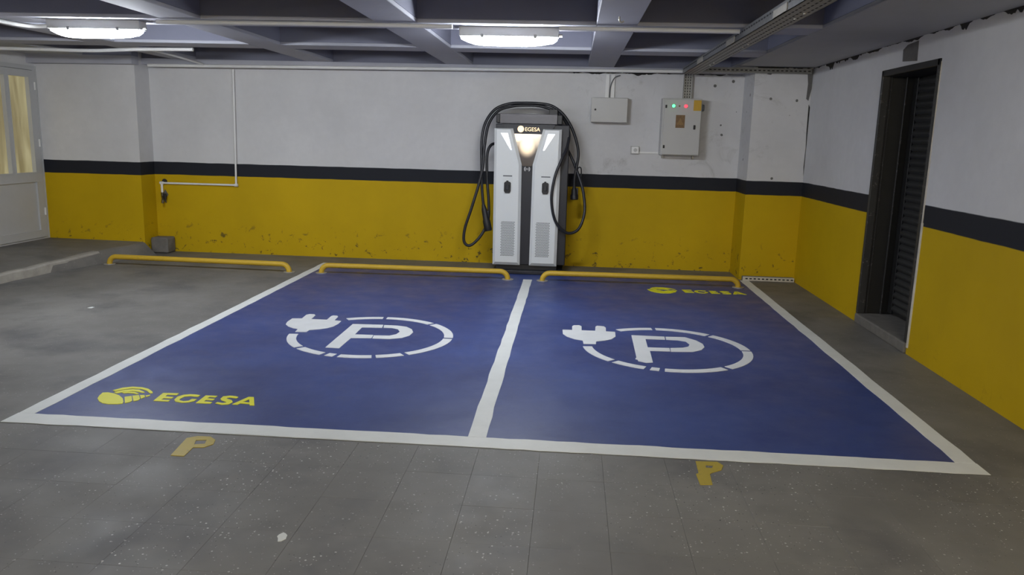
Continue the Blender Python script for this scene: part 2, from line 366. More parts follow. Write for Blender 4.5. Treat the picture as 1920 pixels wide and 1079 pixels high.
# floor with tiles set into its front part
TX0, TY0, TW, TH = 0.028, -5.90, 0.3055, 0.309
TXA, TXB = TX0 - 9 * TW, TX0 + 9 * TW
TYB = TY0 - 7 * TH
fl = MB()
fl.box(XL - 0.3, XR + 0.5, TY0, 0.3, -0.12, 0.0)
fl.box(XL - 0.3, TXA, YF, TY0, -0.12, 0.0)
fl.box(TXB, XR + 0.5, YF, TY0, -0.12, 0.0)
fl.box(TXA, TXB, YF, TYB, -0.12, 0.0)
floor = tag(fl.build('floor', M['floor']), 'dusty grey concrete and terrazzo garage floor under the painted bays', 'floor', kind='structure')
tag(MB().box(TXA, TXB, TYB, TY0, -0.12, -0.005).build('grout_bed', M['grout'], floor))
tile = None
for i in range(-9, 9):
    for j in range(7):
        cx, cy = TX0 + (i + 0.5) * TW, TY0 - (j + 0.5) * TH
        if tile is None:
            mb = MB(); g = 0.0004
            mb.box(-TW / 2 + g, TW / 2 - g, -TH / 2 + g, TH / 2 - g, -0.02, 0.0)
            top = [e for e in mb.bm.edges if all(abs(v.co.z) < 1e-6 for v in e.verts)]
            bmesh.ops.bevel(mb.bm, geom=top, offset=0.0005, segments=1, affect='EDGES')
            tile = mb.build('tile', M['tile'], floor); o = tile
        else:
            o = tile.copy(); COL.objects.link(o)
        o.location = (cx, cy, -0.0002 - random.random() * 0.0006)
        o.rotation_euler = (random.uniform(-.001, .001), random.uniform(-.001, .001), random.uniform(-.002, .002))

# back wall: main plane, proud block on the left, pilaster on the right
wb = MB().box(-4.82, 2.41, 0.0, 0.25, 0.0, ZS).build('wall_back', M['wall'])
tag(wb, 'white back wall with black stripe and yellow dado behind the charger', 'wall', kind='structure')
MB().box(XL, -4.80, -0.32, 0.25, 0.0, ZS).build('wall_block', M['wall'], wb)
MB().box(2.40, XR, YP, 0.25, 0.0, ZS).build('pilaster', M['wall'], wb)
# right wall with a door opening
DY0, DY1, DZ0, DZ1, DX = -3.615, -2.55, 0.085, 2.17, 3.29
wr = MB().prism([[(YF, 0), (0.25, 0), (0.25, ZS), (YF, ZS)], [(DY0, 0.0 + 1e-4), (DY0, DZ1), (DY1, DZ1), (DY1, 1e-4)]], XR, XR + 0.5, 'x')
wr = tag(wr.build('wall_right', M['wall_side']), 'side wall with black stripe and yellow dado around the black doorway', 'wall', kind='structure')
wl = MB()
LY0, LY1, LZ0, LZ1 = -1.36, -0.335, 0.165, 2.235
wl.prism([[(YF, 0), (0.25, 0), (0.25, ZS), (YF, ZS)], [(LY0, LZ0), (LY0, LZ1), (LY1, LZ1), (LY1, LZ0)]], XL - 0.25, XL, 'x')
wl = tag(wl.build('wall_left', M['wall_side']), 'side wall that holds the white glazed door', 'wall', kind='structure')
tag(MB().box(XL - 0.25, XR + 0.5, YF - 0.25, YF, 0, ZS).build('wall_front', M['wall_side']), 'far end wall of the garage opposite the charger', 'wall', kind='structure')

# ceiling: slab with a square grid of beams and ribs, wide flat soffits along the side walls
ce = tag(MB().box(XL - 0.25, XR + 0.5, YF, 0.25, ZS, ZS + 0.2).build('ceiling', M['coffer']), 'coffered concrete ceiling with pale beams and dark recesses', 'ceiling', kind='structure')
BX = [(-4.42, -4.12), (-2.75, -2.44), (-1.085, -0.765), (0.575, 0.875)]
def beam_box(name, x0, x1, y0, y1, m, zb=ZC):
    return MB().box(x0, x1, y0, y1, zb, ZS, 0.008, 1).build(name, m, ce)
def beam(name, x0, x1, y0, y1, m):
    # dark sides like the recesses, pale underside
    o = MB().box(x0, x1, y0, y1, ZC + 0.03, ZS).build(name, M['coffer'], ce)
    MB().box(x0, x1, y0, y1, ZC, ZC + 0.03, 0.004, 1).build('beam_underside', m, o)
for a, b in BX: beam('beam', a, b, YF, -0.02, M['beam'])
beam('soffit', 2.205, XR, YF, -0.02, M['soffit'])
beam('soffit', XL, -5.35, YF, -0.34, M['soffit'])
gaps = [(-5.35, -4.42)] + [(BX[i][1], BX[i + 1][0]) for i in range(3)] + [(0.875, 2.205)]
RY = [(-0.30, -0.02), (-1.86, -1.50), (-3.52, -3.16), (-5.18, -4.82), (-6.84, -6.48), (-8.5, -8.14), (-10.16, -9.8), (-11.82, -11.46), (-13.5, -13.1)]
for a, b in gaps:
    for y0, y1 in RY[1:]:
        # rib: dark sides like the recess, a pale underside board
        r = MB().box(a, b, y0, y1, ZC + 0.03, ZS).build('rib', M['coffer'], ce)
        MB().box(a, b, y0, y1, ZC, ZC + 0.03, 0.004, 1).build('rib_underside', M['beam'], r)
# dropped edge strip along the back wall, a little lower towards the left
eb = MB(); ys = (-0.16, 0.0)
eb.loft([[(x, ys[0], z), (x, ys[1], z), (x, ys[1], ZC), (x, ys[0], ZC)] for x, z in ((-4.80, 2.298), (0.9, 2.335), (2.41, 2.35))])
eb.build('edge_strip', M['beam'], ce)
eb = MB().loft([[(x, -0.46, z), (x, -0.31, z), (x, -0.31, ZC), (x, -0.46, ZC)] for x, z in ((XL, 2.265), (-4.75, 2.275))])
eb.build('edge_strip', M['beam'], ce)

MB().box(-4.80, 2.41, -0.14, 0.0, ZC, ZS).build('edge_beam', M['coffer'], ce)
MB().box(XL, -4.75, -0.45, -0.31, ZC, ZS).build('edge_beam', M['coffer'], ce)
# ragged dark gap where the walls meet the ceiling
def ragged(name, parent, start, end, fixed, axis, ztop, lo, hi, step, m=M['gap'], th=0.004, seed=1):
    """broken runs of crumbled plaster: each run a strip with its own uneven lower edge"""
    rnd = random.Random(seed); s = start; mb = MB(); step = 0.018
    while s < end - 0.05:
        run = min(rnd.uniform(0.08, 0.5), end - s); deep = rnd.uniform(lo, hi); n = max(3, int(run / step)); d = 0.3
        bot = []
        for k in range(n + 1):
            d = min(1.1, max(0.15, d + rnd.uniform(-.35, .35)))
            bot.append((s + run * k / n, ztop - 0.004 - deep * d * min(1, 4 * k / n + .1, 4 * (n - k) / n + .1)))
        mb.prism(bot + [(p[0], ztop) for p in reversed(bot)], fixed - th, fixed + 0.01, axis)
        s += run + rnd.choice((0.0, 0.02, 0.10))
    return mb.build(name, m, parent)
ragged('ceiling_gap', wr, -5.2, -0.54, XR, 'x', ZC + 0.005, 0.015, 0.075, 0.045, seed=3)
ragged('ceiling_gap', wb, 2.42, 3.0, YP, 'y', ZC + 0.005, 0.03, 0.085, 0.05, seed=5)
ragged('ceiling_gap', wb, 0.34, 2.38, 0.0, 'y', 2.325, 0.008, 0.035, 0.04, seed=8)
MB().prism([(2.955, 2.36), (3.018, 2.36), (3.018, 2.15), (2.995, 2.02), (2.97, 2.04), (2.975, 2.2)], YP - 0.004, YP + 0.01, 'y').build('bare_patch', M['cement'], wb)
MB().prism([(-3.20, 2.19), (-2.93, 2.21), (-2.92, 2.30), (-3.0, 2.33), (-3.19, 2.34)], XR - 0.004, XR + 0.01, 'x').build('bare_patch', M['cement'], wr)
MB().prism([(3.003, 1.98), (3.018, 1.95), (3.018, 1.2), (3.01, 1.3), (3.014, 1.5), (3.006, 1.7)], YP - 0.003, YP + 0.01, 'y').build('corner_crack', M['gap'], wb)

# platform in front of the left door
pf = MB()
def prow(y, xe, ze, run):
    pts = [(XL, y, 0.165)]
    return pts + [(xe - 0.012, y, ze), (xe + 0.012, y, ze - 0.012), (xe + 0.02 + run, y, 0.0), (XL, y, 0.0)]
rows = []
for k in range(25):
    f = k / 24; y = -6.2 + f * (6.2 - 0.32)
    fe = min(1, max(0, (y + 2.6) / 2.28))
    rows.append(prow(y, -5.13 + 0.30 * fe ** 1.3 + random.uniform(-.015, .015), 0.082 + 0.07 * fe + random.uniform(-.006, .006), 0.20 * max(0, fe - 0.35)))
pf.loft(rows)
plat = tag(pf.build('step_platform', M['floor']), 'low grey concrete platform in front of the white glazed door', 'platform', kind='structure')
cb = MB(); rr = []
for k in range(13):
    r = rows[int(9 + k)]
    e = r[1]; w_ = 0.03 + random.uniform(0, .05)
    rr.append([(e[0] - w_, e[1], e[2] + 0.003), (e[0] + 0.014, e[1], e[2] + 0.001), (e[0] + 0.03, e[1], e[2] - 0.016), (e[0] + 0.034, e[1], 0.002), (e[0], e[1], 0.002), (e[0] - w_, e[1], e[2] - 0.01)])
cb.loft(rr)
cb.build('broken_curb_edge', M['curb'], plat)

# right doorway: sill, black frame, ribbed shutter leaf
d1 = thing('door_1', 'black metal door with horizontal ribs set deep in the side wall', 'door', (XR, (DY0 + DY1) / 2, 0), kind='structure')
MB().box(XR - 0.02, XR + 0.48, DY0, DY1, 0.0, DZ0, 0.012, 2).build('sill', M['sill'], d1)
def jamb(y, s):
    MB().box(XR - 0.012, XR + 0.05, *sorted((y, y + s * 0.035)), DZ0, DZ1, 0.004, 1).build('frame_strip', M['worn_frame'], d1)
    MB().box(XR + 0.05, XR + 0.34, *sorted((y, y + s * 0.018)), DZ0, DZ1).build('jamb', M['black'], d1)
    MB().box(XR + 0.062, XR + 0.075, *sorted((y + s * 0.018, y + s * 0.03)), DZ0, DZ1, 0.003, 1).build('bead', M['worn_frame'], d1)
    MB().box(XR + 0.185, XR + 0.198, *sorted((y + s * 0.018, y + s * 0.036)), DZ0, DZ1, 0.003, 1).build('bead', M['worn_frame'], d1)
jamb(DY1, -1); jamb(DY0, 1)
MB().box(XR - 0.012, XR + 0.34, DY0, DY1, DZ1 - 0.05, DZ1, 0.004, 1).build('lintel', M['black'], d1)
leaf = MB().box(DX, DX + 0.03, DY0 + 0.02, DY1 - 0.02, DZ0 + 0.02, DZ1 - 0.05).build('leaf', M['black'], d1)
MB().box(DX - 0.02, DX + 0.005, DY1 - 0.10, DY1 - 0.018, DZ0 + 0.02, DZ1 - 0.05, 0.004, 1).build('stile', M['black'], d1)
slat = None; n_slat = 33; pitch = (DZ1 - 0.05 - DZ0 - 0.05) / n_slat
for k in range(n_slat):
    zc_ = DZ0 + 0.04 + pitch * (k + 0.5)
    if slat is None:
        mb = MB(); ring = lambda y: [(DX - 0.020 * math.sin(math.pi * t / 6), y, -pitch * 0.46 + pitch * 0.92 * t / 6) for t in range(7)] + [(DX + 0.005, y, pitch * 0.46), (DX + 0.005, y, -pitch * 0.46)]
        mb.loft([ring(DY0 + 0.03), ring(DY1 - 0.10)])
        slat = mb.build('slat', M['slat'], leaf, True); o = slat
    else:
        o = slat.copy(); COL.objects.link(o)
    o.location.z = zc_
MB().box(XR - 0.006, XR + 0.02, DY0 - 0.032, DY0 - 0.002, 0.05, 1.0, 0.003, 1).build('plaster_bead', M['plaster'], wr)
MB().prism([(DY0 - 0.022, 1.0), (DY0 - 0.002, 1.0), (DY0 - 0.002, 2.15), (DY0 - 0.012, 2.13), (DY0 - 0.01, 1.6), (DY0 - 0.02, 1.4)], XR - 0.004, XR + 0.01, 'x').build('plaster_bead', M['plaster'], wr)

# left door: white frame, leaf with two lit frosted panes above a plain panel
d2 = thing('door_2', 'white plastic door with two warmly lit frosted panes on the platform', 'door', (XL, (LY0 + LY1) / 2, 0.165), kind='structure')
fx0, fx1 = XL - 0.09, XL + 0.015
fr = MB()
fr.prism([[(LY0, LZ0), (LY1, LZ0), (LY1, LZ1), (LY0, LZ1)], [(LY0 + 0.05, LZ0 + 0.02), (LY0 + 0.05, LZ1 - 0.05), (LY1 - 0.05, LZ1 - 0.05), (LY1 - 0.05, LZ0 + 0.02)]], fx0, fx1, 'x')
fr.build('frame', M['pvc'], d2)
def rect(y0, y1, z0, z1): return [(y0, z0), (y1, z0), (y1, z1), (y0, z1)]
ly0, ly1 = LY0 + 0.055, LY1 - 0.055
P1 = (-0.835, -0.475, 0.97, 2.11); P2 = (-1.23, -0.885, 0.97, 2.11); PB = (-1.23, -0.475, 0.265, 0.88)
lf = MB().prism([rect(ly0, ly1, LZ0 + 0.025, LZ1 - 0.055)] + [list(reversed(rect(*p))) for p in (P1, P2, PB)], XL - 0.05, XL + 0.03, 'x').build('leaf', M['pvc'], d2)
for p in (P1, P2):
    MB().box(XL - 0.025, XL - 0.015, p[0], p[1], p[2], p[3]).build('pane', M['pane'], lf)
    q = inset(rect(*p), 0.012)
    MB().prism([rect(*p), q], XL - 0.015, XL + 0.034, 'x').build('glazing_bead', M['pvc'], lf)
MB().box(XL - 0.04, XL + 0.012, PB[0], PB[1], PB[2], PB[3]).build('panel', M['pvc'], lf)
MB().prism([rect(*PB), inset(rect(*PB), 0.015)], XL, XL + 0.034, 'x').build('panel_bead', M['pvc'], lf)
for z in (0.5, 1.33, 2.0):
    MB().cyl((XL + 0.032, LY1 - 0.052, z - 0.045), 'z', 0.011, 0.09, 12).build('hinge', M['white_plastic'], d2, True)
MB().box(XL + 0.0, XL + 0.02, LY1 + 0.0, LY1 + 0.015, LZ0, LZ1).build('casing', M['pvc'], d2)
# the warm room behind the door panes is closed off
MB().box(XL - 0.25, XL - 0.2, LY0 - 0.1, LY1 + 0.1, 0.0, LZ1 + 0.1).build('curtain', M['pvc'], d2)

# ================================================================== floor paint
def paint(name, loops, m, label, cat, group=None, h=0.004, z0=0.0):
    return tag(MB().prism(loops, z0, h).build(name, m), label, cat, group)
XB0, XB1, YB = -2.5, 2.5, -5.89
def yback(x): return -0.475 - 0.022 * (x + 2.5)
HB = 0.002
paint('painted_bay', [(XB0 + 0.006, YB + 0.006), (0.0, YB + 0.006), (0.0, yback(0) - 0.01), (XB0 + 0.006, yback(XB0) - 0.01)], M['blue'],
      'blue painted parking bay that holds the large bright yellow logo', 'parking bay', 'blue charging bays', HB)
paint('painted_bay', [(0.0, YB + 0.006), (XB1 - 0.006, YB + 0.006), (XB1 - 0.006, yback(XB1) - 0.03), (0.0, yback(0) - 0.01)], M['blue'],
      'blue painted parking bay beside the side wall with the black door', 'parking bay', 'blue charging bays', HB)
def wobble(x0, y0, x1, y1, w0, w1, n=24, seed=0, amp=0.004):
    rnd = random.Random(seed); d = Vector((x1 - x0, y1 - y0)); nn = Vector((-d.y, d.x)).normalized(); A = []; B = []
    for i in range(n + 1):
        c = Vector((x0, y0)) + d * (i / n)
        A.append(tuple(c + nn * (w0 + rnd.uniform(-amp, amp)))); B.append(tuple(c + nn * (w1 + rnd.uniform(-amp, amp))))
    return A + list(reversed(B))
def wline(name, args, label):
    paint(name, wobble(*args), M['line'], label, 'line', 'white bay lines', 0.004, HB)
G = 0.002
wline('bay_line', (XB0, YB + 0.137, XB0, yback(XB0), 0.0, -0.092, 30, 1), 'white line along the open side of the blue bays towards the platform')
wline('bay_line', (XB1, YB + 0.137, XB1, yback(XB1) - 0.02, 0.0, 0.10, 30, 2), 'white line along the blue bays beside the yellow side wall')
wline('bay_line', (XB0, YB, XB1, YB, 0.0, 0.135, 60, 3), 'long white line across the open front ends of both blue bays')
wline('bay_line', (0.0, YB + 0.137, 0.0, -1.08, -0.046, 0.05, 30, 4), 'white centre line dividing the two blue bays')
wline('bay_line', (XB0 + 0.094, yback(XB0) - 0.05, -0.46, yback(-0.46) - 0.05, 0.0, 0.05, 20, 5), 'thin white line behind the wheel stop bar between open bay edge and charger')
wline('bay_line', (0.37, yback(0.37) - 0.05, XB1 - 0.12, yback(XB1) - 0.045, 0.0, 0.045, 20, 6), 'thin white line behind the wheel stop bar next to the pilaster')

SEG = [(123.7, 94.9), (91.8, 50.4), (47.2, 3.0), (0.0, -51.0), (-54.6, -72.7), (-75.5, -97.6), (-100.9, -106.6), (-110.5, -132.9), (-136.5, -174.6)]
def symbol(cx, cy, segs, s, label):
    t = thing('charging_symbol', label, 'symbol', (cx, cy, 0), 'white charging symbols')
    for a, b in segs:
        n = max(3, int(abs(a - b) / 4))
        A = [math.radians(a + (b - a) * k / n) for k in range(n + 1)]
        pts = [(cx + 0.632 * math.cos(q), cy + 0.632 * math.sin(q)) for q in A] + [(cx + 0.562 * math.cos(q), cy + 0.562 * math.sin(q)) for q in reversed(A)]
        MB().prism(pts, HB, 0.005).build('ring_segment', M['symbol'], t)
    MB().prism(POLY['plug_' + s], HB, 0.005).build('plug', M['symbol'], t)
    MB().prism(POLY['p_stem_' + s], HB, 0.005).build('letter_stem', M['symbol'], t)
    MB().prism(POLY['p_bowl_' + s], HB, 0.005).build('letter_bowl', M['symbol'], t)
symbol(-1.061, -3.793, SEG, 'a', 'white ringed P with plug on the bay holding the bright yellow logo')
symbol(1.201, -3.775, SEG[:4] + [(-55.0, -97.4)] + SEG[6:], 'b', 'white ringed P with plug on the bay beside the side wall')

def logo(dx, dy, s, label, m):
    ox, oy = -2.257, -5.556
    t = thing('painted_logo', label, 'logo', (ox + dx, oy + dy, 0), 'painted floor logos')
    f = lambda k: [(ox + dx + (x - ox) * s[0], oy + dy + (y - oy) * s[1]) for x, y in POLY[k]]
    for k, nm in (('emblem_blob', 'emblem_disc'), ('emblem_arc0', 'emblem_arc'), ('emblem_arc1', 'emblem_arc'), ('emblem_arc2', 'emblem_arc'),
                  ('emblem_cell0', 'emblem_cell'), ('emblem_cell1', 'emblem_cell'), ('emblem_cell2', 'emblem_cell'), ('emblem_cell3', 'emblem_cell'),
                  ('E0', 'letter'), ('G', 'letter'), ('E1', 'letter'), ('S', 'letter'), ('A', 'letter')):
        loops = [f(k)] + ([f('A_hole')] if k == 'A' else [])
        MB().prism(loops, HB, 0.005).build(nm, m, t)
logo(0, 0, (1, 1), 'large bright yellow EGESA logo painted in the corner by the long front line', M['logo'])
logo(3.535, 3.98, (1.07, 1.08), 'dim yellow EGESA logo painted in front of the wheel stop bar by the pilaster', M['logo'])

for s, lab in (('a', 'worn yellow letter P on the tiles before the bay with bright logo'), ('b', 'worn yellow letter P on the tiles before the bay by the side wall')):
    paint('painted_letter', [POLY['old_p_' + s], POLY['old_p_%s_hole' % s]], M['old'], lab, 'letter', 'old painted letters', 0.0025, -0.001)

# ================================================================== wheel stops
def wheel_stop(x0, x1, y0, y1, label, hide_left=False):
    t = thing('wheel_stop_bar', label, 'wheel stop', ((x0 + x1) / 2, (y0 + y1) / 2, 0), 'yellow wheel stop bars')
    r, zt, b = 0.029, 0.092, 0.085
    def P(f, z): return (x0 + (x1 - x0) * f, y0 + (y1 - y0) * f + 0.0, z)
    L = x1 - x0; pts = []
    pts.append(P(0, HB))
    for k in range(9):
        a = math.pi / 2 * k / 8; pts.append(P((b - b * math.cos(a)) / L, zt - b + b * math.sin(a)))
    for k in range(1, 12): pts.append(P(b / L + (1 - 2 * b / L) * k / 12, zt))
    for k in range(9):
        a = math.pi / 2 * (1 - k / 8); pts.append(P(1 - (b - b * math.cos(a)) / L, zt - b + b * math.sin(a)))
    pts.append(P(1, HB))
    MB().tube(pts, r, 14).build('tube', M['stopbar'], t, True)
    for x, y in ((x0, y0), (x1, y1)):
        MB().cyl((x, y, HB), 'z', 0.062, 0.008, 20).build('foot_plate', M['flange'], t)
wheel_stop(-4.78, -2.655, -1.13, -1.20, 'yellow tubular wheel stop bar on bare concrete beside the platform')
wheel_stop(-2.30, -0.22, -1.17, -1.13, 'yellow tubular wheel stop bar between the blue bay edge and the charger')
wheel_stop(0.16, 2.285, -1.13, -1.07, 'yellow tubular wheel stop bar between the charger and the pilaster')

# ================================================================== charger
CX = -0.068
ch = thing('charging_station', 'white and dark twin electric car charger with two cables against the wall', 'charger', (CX, -0.4, 0))
MB().box(-0.43, 0.375, -0.76, -0.04, 0.004, 0.045, 0.006, 2).build('base_plate', M['charger_dark'], ch)
MB().box(-0.40, 0.30, -0.64, -0.10, 0.045, 0.10).build('plinth', M['charger_black'], ch)
MB().box(-0.436, 0.395, -0.615, -0.03, 0.10, 1.69, 0.008, 2).build('cabinet', M['charger_dark'], ch)
MB().box(-0.135, 0.0, -0.655, -0.60, 0.10, 1.27, 0.004, 1).build('centre_spine', M['charger_dark'], ch)
# head with the logo, screen leaning back under it
MB().prism([(-0.30, 1.585), (0.17, 1.585), (0.235, 1.69), (-0.365, 1.69)], -0.645, -0.60, 'y').build('header', M['charger_dark'], ch)
sc = MB(); top, bot = [(-0.236, 1.59), (0.100, 1.59)], [(-0.012, 1.225), (-0.124, 1.225)]
def sy(z): return -0.672 + (z - 1.225) * 0.098
ring = [(x, sy(z), z) for x, z in top + bot]
sc.loft([ring, [(x, -0.60, z) for x, y, z in ring]])
MB_screen = sc.build('screen_housing', M['charger_black'], ch)
sp = inset([(p[0], p[1]) for p in reversed(top + bot)], 0.004)
mb = MB(); mb.loft([[(x, sy(z) - 0.004, z) for x, z in sp], [(x, sy(z) + 0.003, z) for x, z in sp]])
cut = mb.build('screen', M['screen'], MB_screen)

def panel(outline, name, mirror):
    o = outline if not mirror else [(2 * CX - x, z) for x, z in reversed(outline)]
    n = len(o)
    d = []
    for i in range(n):
        a, b = o[i], o[(i + 1) % n]
        d.append(0.034 if abs(a[1] - b[1]) < 1e-6 and a[1] < 0.3 else (0.012 if abs(a[1] - b[1]) < 1e-6 else 0.03))
    i2 = inset(o, d)
    mb = MB(); mb.loft([[(x, -0.60, z) for x, z in o], [(x, -0.672, z) for x, z in o], [(x, -0.70, z) for x, z in i2]])
    return mb.build(name, M['charger_white'], ch)
OUT = [(-0.436, 0.095), (-0.122, 0.095), (-0.130, 1.245), (-0.238, 1.642), (-0.445, 1.642)]
FY = -0.70
for mir in (False, True):
    p = panel(OUT, 'front_panel', mir)
    mx = (lambda x: 2 * CX - x) if mir else (lambda x: x)
    def bx(x0, x1, y0, y1, z0, z1, nm, m, par, bev=0.0):
        a, b = sorted((mx(x0), mx(x1)))
        return MB().box(a, b, y0, y1, z0, z1, bev, 2).build(nm, m, par)
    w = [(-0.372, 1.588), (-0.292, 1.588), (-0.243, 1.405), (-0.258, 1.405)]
    MB().prism([(mx(x), z) for x, z in w], FY - 0.0015, FY + 0.01, 'y').build('light_bar', M['led'], p)  # evenly emissive white wedge near the panel top
    bx(-0.335, -0.232, FY - 0.002, FY + 0.01, 1.108, 1.120, 'label_strip', M['vent'], p)
    bz = MB(); a, b = sorted((mx(-0.336), mx(-0.228)))
    rc = [(a, 0.865), (b, 0.865), (b, 1.092), (a, 1.092)]
    bz.prism([rc, inset(rc, 0.006)], FY - 0.004, FY + 0.005, 'y')
    bz.build('socket_bezel', M['charger_white'], p)
    cx = (a + b) / 2
    sk = [(cx - 0.038, 0.945), (cx - 0.026, 0.922), (cx + 0.026, 0.922), (cx + 0.038, 0.945), (cx + 0.038, 1.035), (cx + 0.028, 1.048), (cx + 0.012, 1.050), (cx + 0.008, 1.062), (cx - 0.012, 1.062), (cx - 0.016, 1.050), (cx - 0.028, 1.048), (cx - 0.038, 1.035)]
    so = MB().prism(sk, FY - 0.016, FY + 0.02, 'y').build('socket', M['charger_black'], p)
    MB().box(cx - 0.02, cx + 0.02, FY - 0.022, FY - 0.01, 0.955, 1.015, 0.006, 2).build('socket_flap', M['rubber'], so)
    vh = MB(); a, b = sorted((mx(-0.345), mx(-0.190))); nx, nz = 10, 26
    for i in range(nx):
        for j in range(nz):
            vx = a + (b - a) * (i + 0.5 + (0.25 if j % 2 else -0.25)) / nx; vz = 0.20 + 0.40 * (j + 0.5) / nz; r = 0.0062
            vh.prism([(vx + r * math.cos(q * math.pi / 3), vz + r * math.sin(q * math.pi / 3)) for q in range(6)], FY - 0.001, FY + 0.004, 'y')
    tag(vh.build('vent_holes', M['vent'], p), kind='stuff')

# logo and card-reader mark
MB().cyl((-0.152, -0.652, 1.637), 'y', 0.036, 0.012, 28).build('lit_emblem', M['logo_lit'], ch)
def text_part(s, size, x, y, z, m, parent, name='lettering'):
    cu = bpy.data.curves.new(name, 'FONT'); cu.body = s; cu.size = size; cu.extrude = 0.001; cu.align_x = 'LEFT'
    to = bpy.data.objects.new('tmp', cu); COL.objects.link(to)
    dg = bpy.context.evaluated_depsgraph_get()
    me = bpy.data.meshes.new_from_object(to.evaluated_get(dg)); bpy.data.objects.remove(to)
    me.transform(Matrix.Translation((x, y, z)) @ Matrix.Rotation(math.pi / 2, 4, 'X'))
    o = bpy.data.objects.new(name, me); COL.objects.link(o); me.materials.clear(); me.materials.append(m)
    o.parent = parent; o.matrix_parent_inverse = Matrix.Translation(-parent.location)
    return o
text_part('EGESA', 0.060, -0.107, -0.650, 1.616, M['logo_lit'], ch)
for sgn in (-1, 1):
    for r in (0.016, 0.034):
        A = [math.radians(-50 + 100 * k / 8) for k in range(9)]
        pts = [(CX + sgn * r * math.cos(q), 1.195 + r * math.sin(q)) for q in A] + [(CX + sgn * (r - 0.009) * math.cos(q), 1.195 + (r - 0.009) * math.sin(q)) for q in reversed(A)]
        MB().prism(pts, -0.658, -0.650, 'y').build('card_reader_mark', M['print'], ch)
# cable arm on top
arm = MB().box(-0.388, 0.255, -0.66, -0.36, 1.695, 1.805, 0.005, 2).build('cable_arm', M['grey_metal'], ch)
MB().box(-0.432, -0.386, -0.655, -0.36, 1.70, 1.80, 0.008, 2).build('arm_end', M['charger_black'], arm)
MB().box(0.253, 0.310, -0.655, -0.36, 1.695, 1.80, 0.008, 2).build('arm_end', M['charger_black'], arm)
hold = MB().box(0.155, 0.255, -0.53, -0.40, 1.80, 1.868, 0.008, 2).build('cable_clamp', M['charger_black'], arm)
for k in ('arch', 'left_loop', 'right_loop'):
    MB().tube(smooth_path(CABLES[k], 8), 0.0165, 12).build('charging_cable', M['rubber'], ch, True)
def connector(a, b, nm='connector'):
    a, b = Vector(a), Vector(b); d = b - a
    mb = MB(); mb.tube([a - d * 0.1, a, a + d * .12, a + d * .5, a + d * .58, a + d * .95, b], [0.019, 0.024, 0.033, 0.036, 0.044, 0.046, 0.040], 16)
    o = mb.build(nm, M['charger_black'], ch, True)
    q = a + d * 0.35
    MB().box(q.x + 0.018, q.x + 0.044, q.y - 0.012, q.y + 0.012, q.z - 0.05, q.z + 0.05, 0.006, 2).build('trigger', M['rubber'], o)
connector((-0.556, -0.62, 0.75), (-0.497, -0.625, 0.475))
connector((0.472, -0.50, 0.985), (0.478, -0.50, 0.855))
MB().tube(smooth_path([(0.497, -0.5, 1.19), (0.515, -0.5, 1.225), (0.54, -0.5, 1.215), (0.545, -0.5, 1.15), (0.535, -0.51, 1.09)], 6), 0.007, 8).build('cable_tie', M['rubber'], ch, True)

# ================================================================== electrics on the back wall
jb = thing('junction_box', 'small white wide electrical box hanging from two white ducts', 'electrical box', (0.845, -0.0, 1.745))
MB().box(0.640, 1.060, -0.135, -0.001, 1.742, 2.028, 0.004, 1).build('body', M['cabinet'], jb)
jd = MB().box(0.632, 1.056, -0.152, -0.135, 1.746, 2.024, 0.004, 1).build('door', M['cabinet'], jb)
MB().cyl((0.682, -0.158, 1.888), 'y', 0.012, 0.008, 14).build('lock', M['charger_black'], jd)

def duct(x0, x1, y0, y1, z0, z1, label, nm='cable_duct'):
    t = thing(nm, label, 'cable duct', ((x0 + x1) / 2, y1, z0))
    MB().box(x0, x1, y0 + 0.006, y1, z0, z1, 0.002, 1).build('channel', M['white_plastic'], t)
    if z1 - z0 > x1 - x0: MB().box(x0 - 0.002, x1 + 0.002, y0, y0 + 0.008, z0, z1, 0.002, 1).build('lid', M['white_plastic'], t)
    else: MB().box(x0, x1, y0, y0 + 0.008, z0 - 0.002, z1 + 0.002, 0.002, 1).build('lid', M['white_plastic'], t)
    return t
duct(0.795, 0.835, -0.03, -0.001, 2.03, 2.295, 'white vertical duct into the small electrical box, without the loose wire')
duct(0.858, 0.898, -0.03, -0.001, 2.03, 2.295, 'white vertical duct into the small electrical box, crossed by a loose wire')
tag(MB().tube(smooth_path([(0.842, -0.04, 2.03), (0.846, -0.04, 2.12), (0.862, -0.042, 2.20), (0.90, -0.042, 2.265), (0.96, -0.03, 2.29)], 6), 0.006, 8).build('loose_wire', M['vent'], smooth=True),  # white wire given a dark grey that holds its shade
    'thin dark wire curving down to the small electrical box', 'wire')
tag(MB().tube(smooth_path([(-4.70, -0.19, 2.285), (-2.6, -0.19, 2.30), (-0.2, -0.19, 2.318), (1.66, -0.19, 2.335)], 8), 0.019, 12).build('wall_conduit', M['white_plastic'], smooth=True),
    'long white conduit running along the top of the back wall', 'conduit')
wo = thing('wall_outlet', 'small white square wall outlet between the two electrical boxes', 'outlet', (1.17, 0, 1.39))
MB().box(1.125, 1.220, -0.035, -0.001, 1.385, 1.478, 0.004, 1).build('back_box', M['cabinet'], wo)
MB().box(1.137, 1.222, -0.045, -0.033, 1.393, 1.472, 0.004, 1).build('face_plate', M['white_plastic'], wo)
MB().cyl((1.18, -0.048, 1.432), 'y', 0.022, 0.006, 20).build('socket_ring', M['cabinet'], wo)
duct(1.222, 1.452, -0.016, -0.001, 1.395, 1.412, 'thin white horizontal duct from the wall outlet to the tall cabinet')

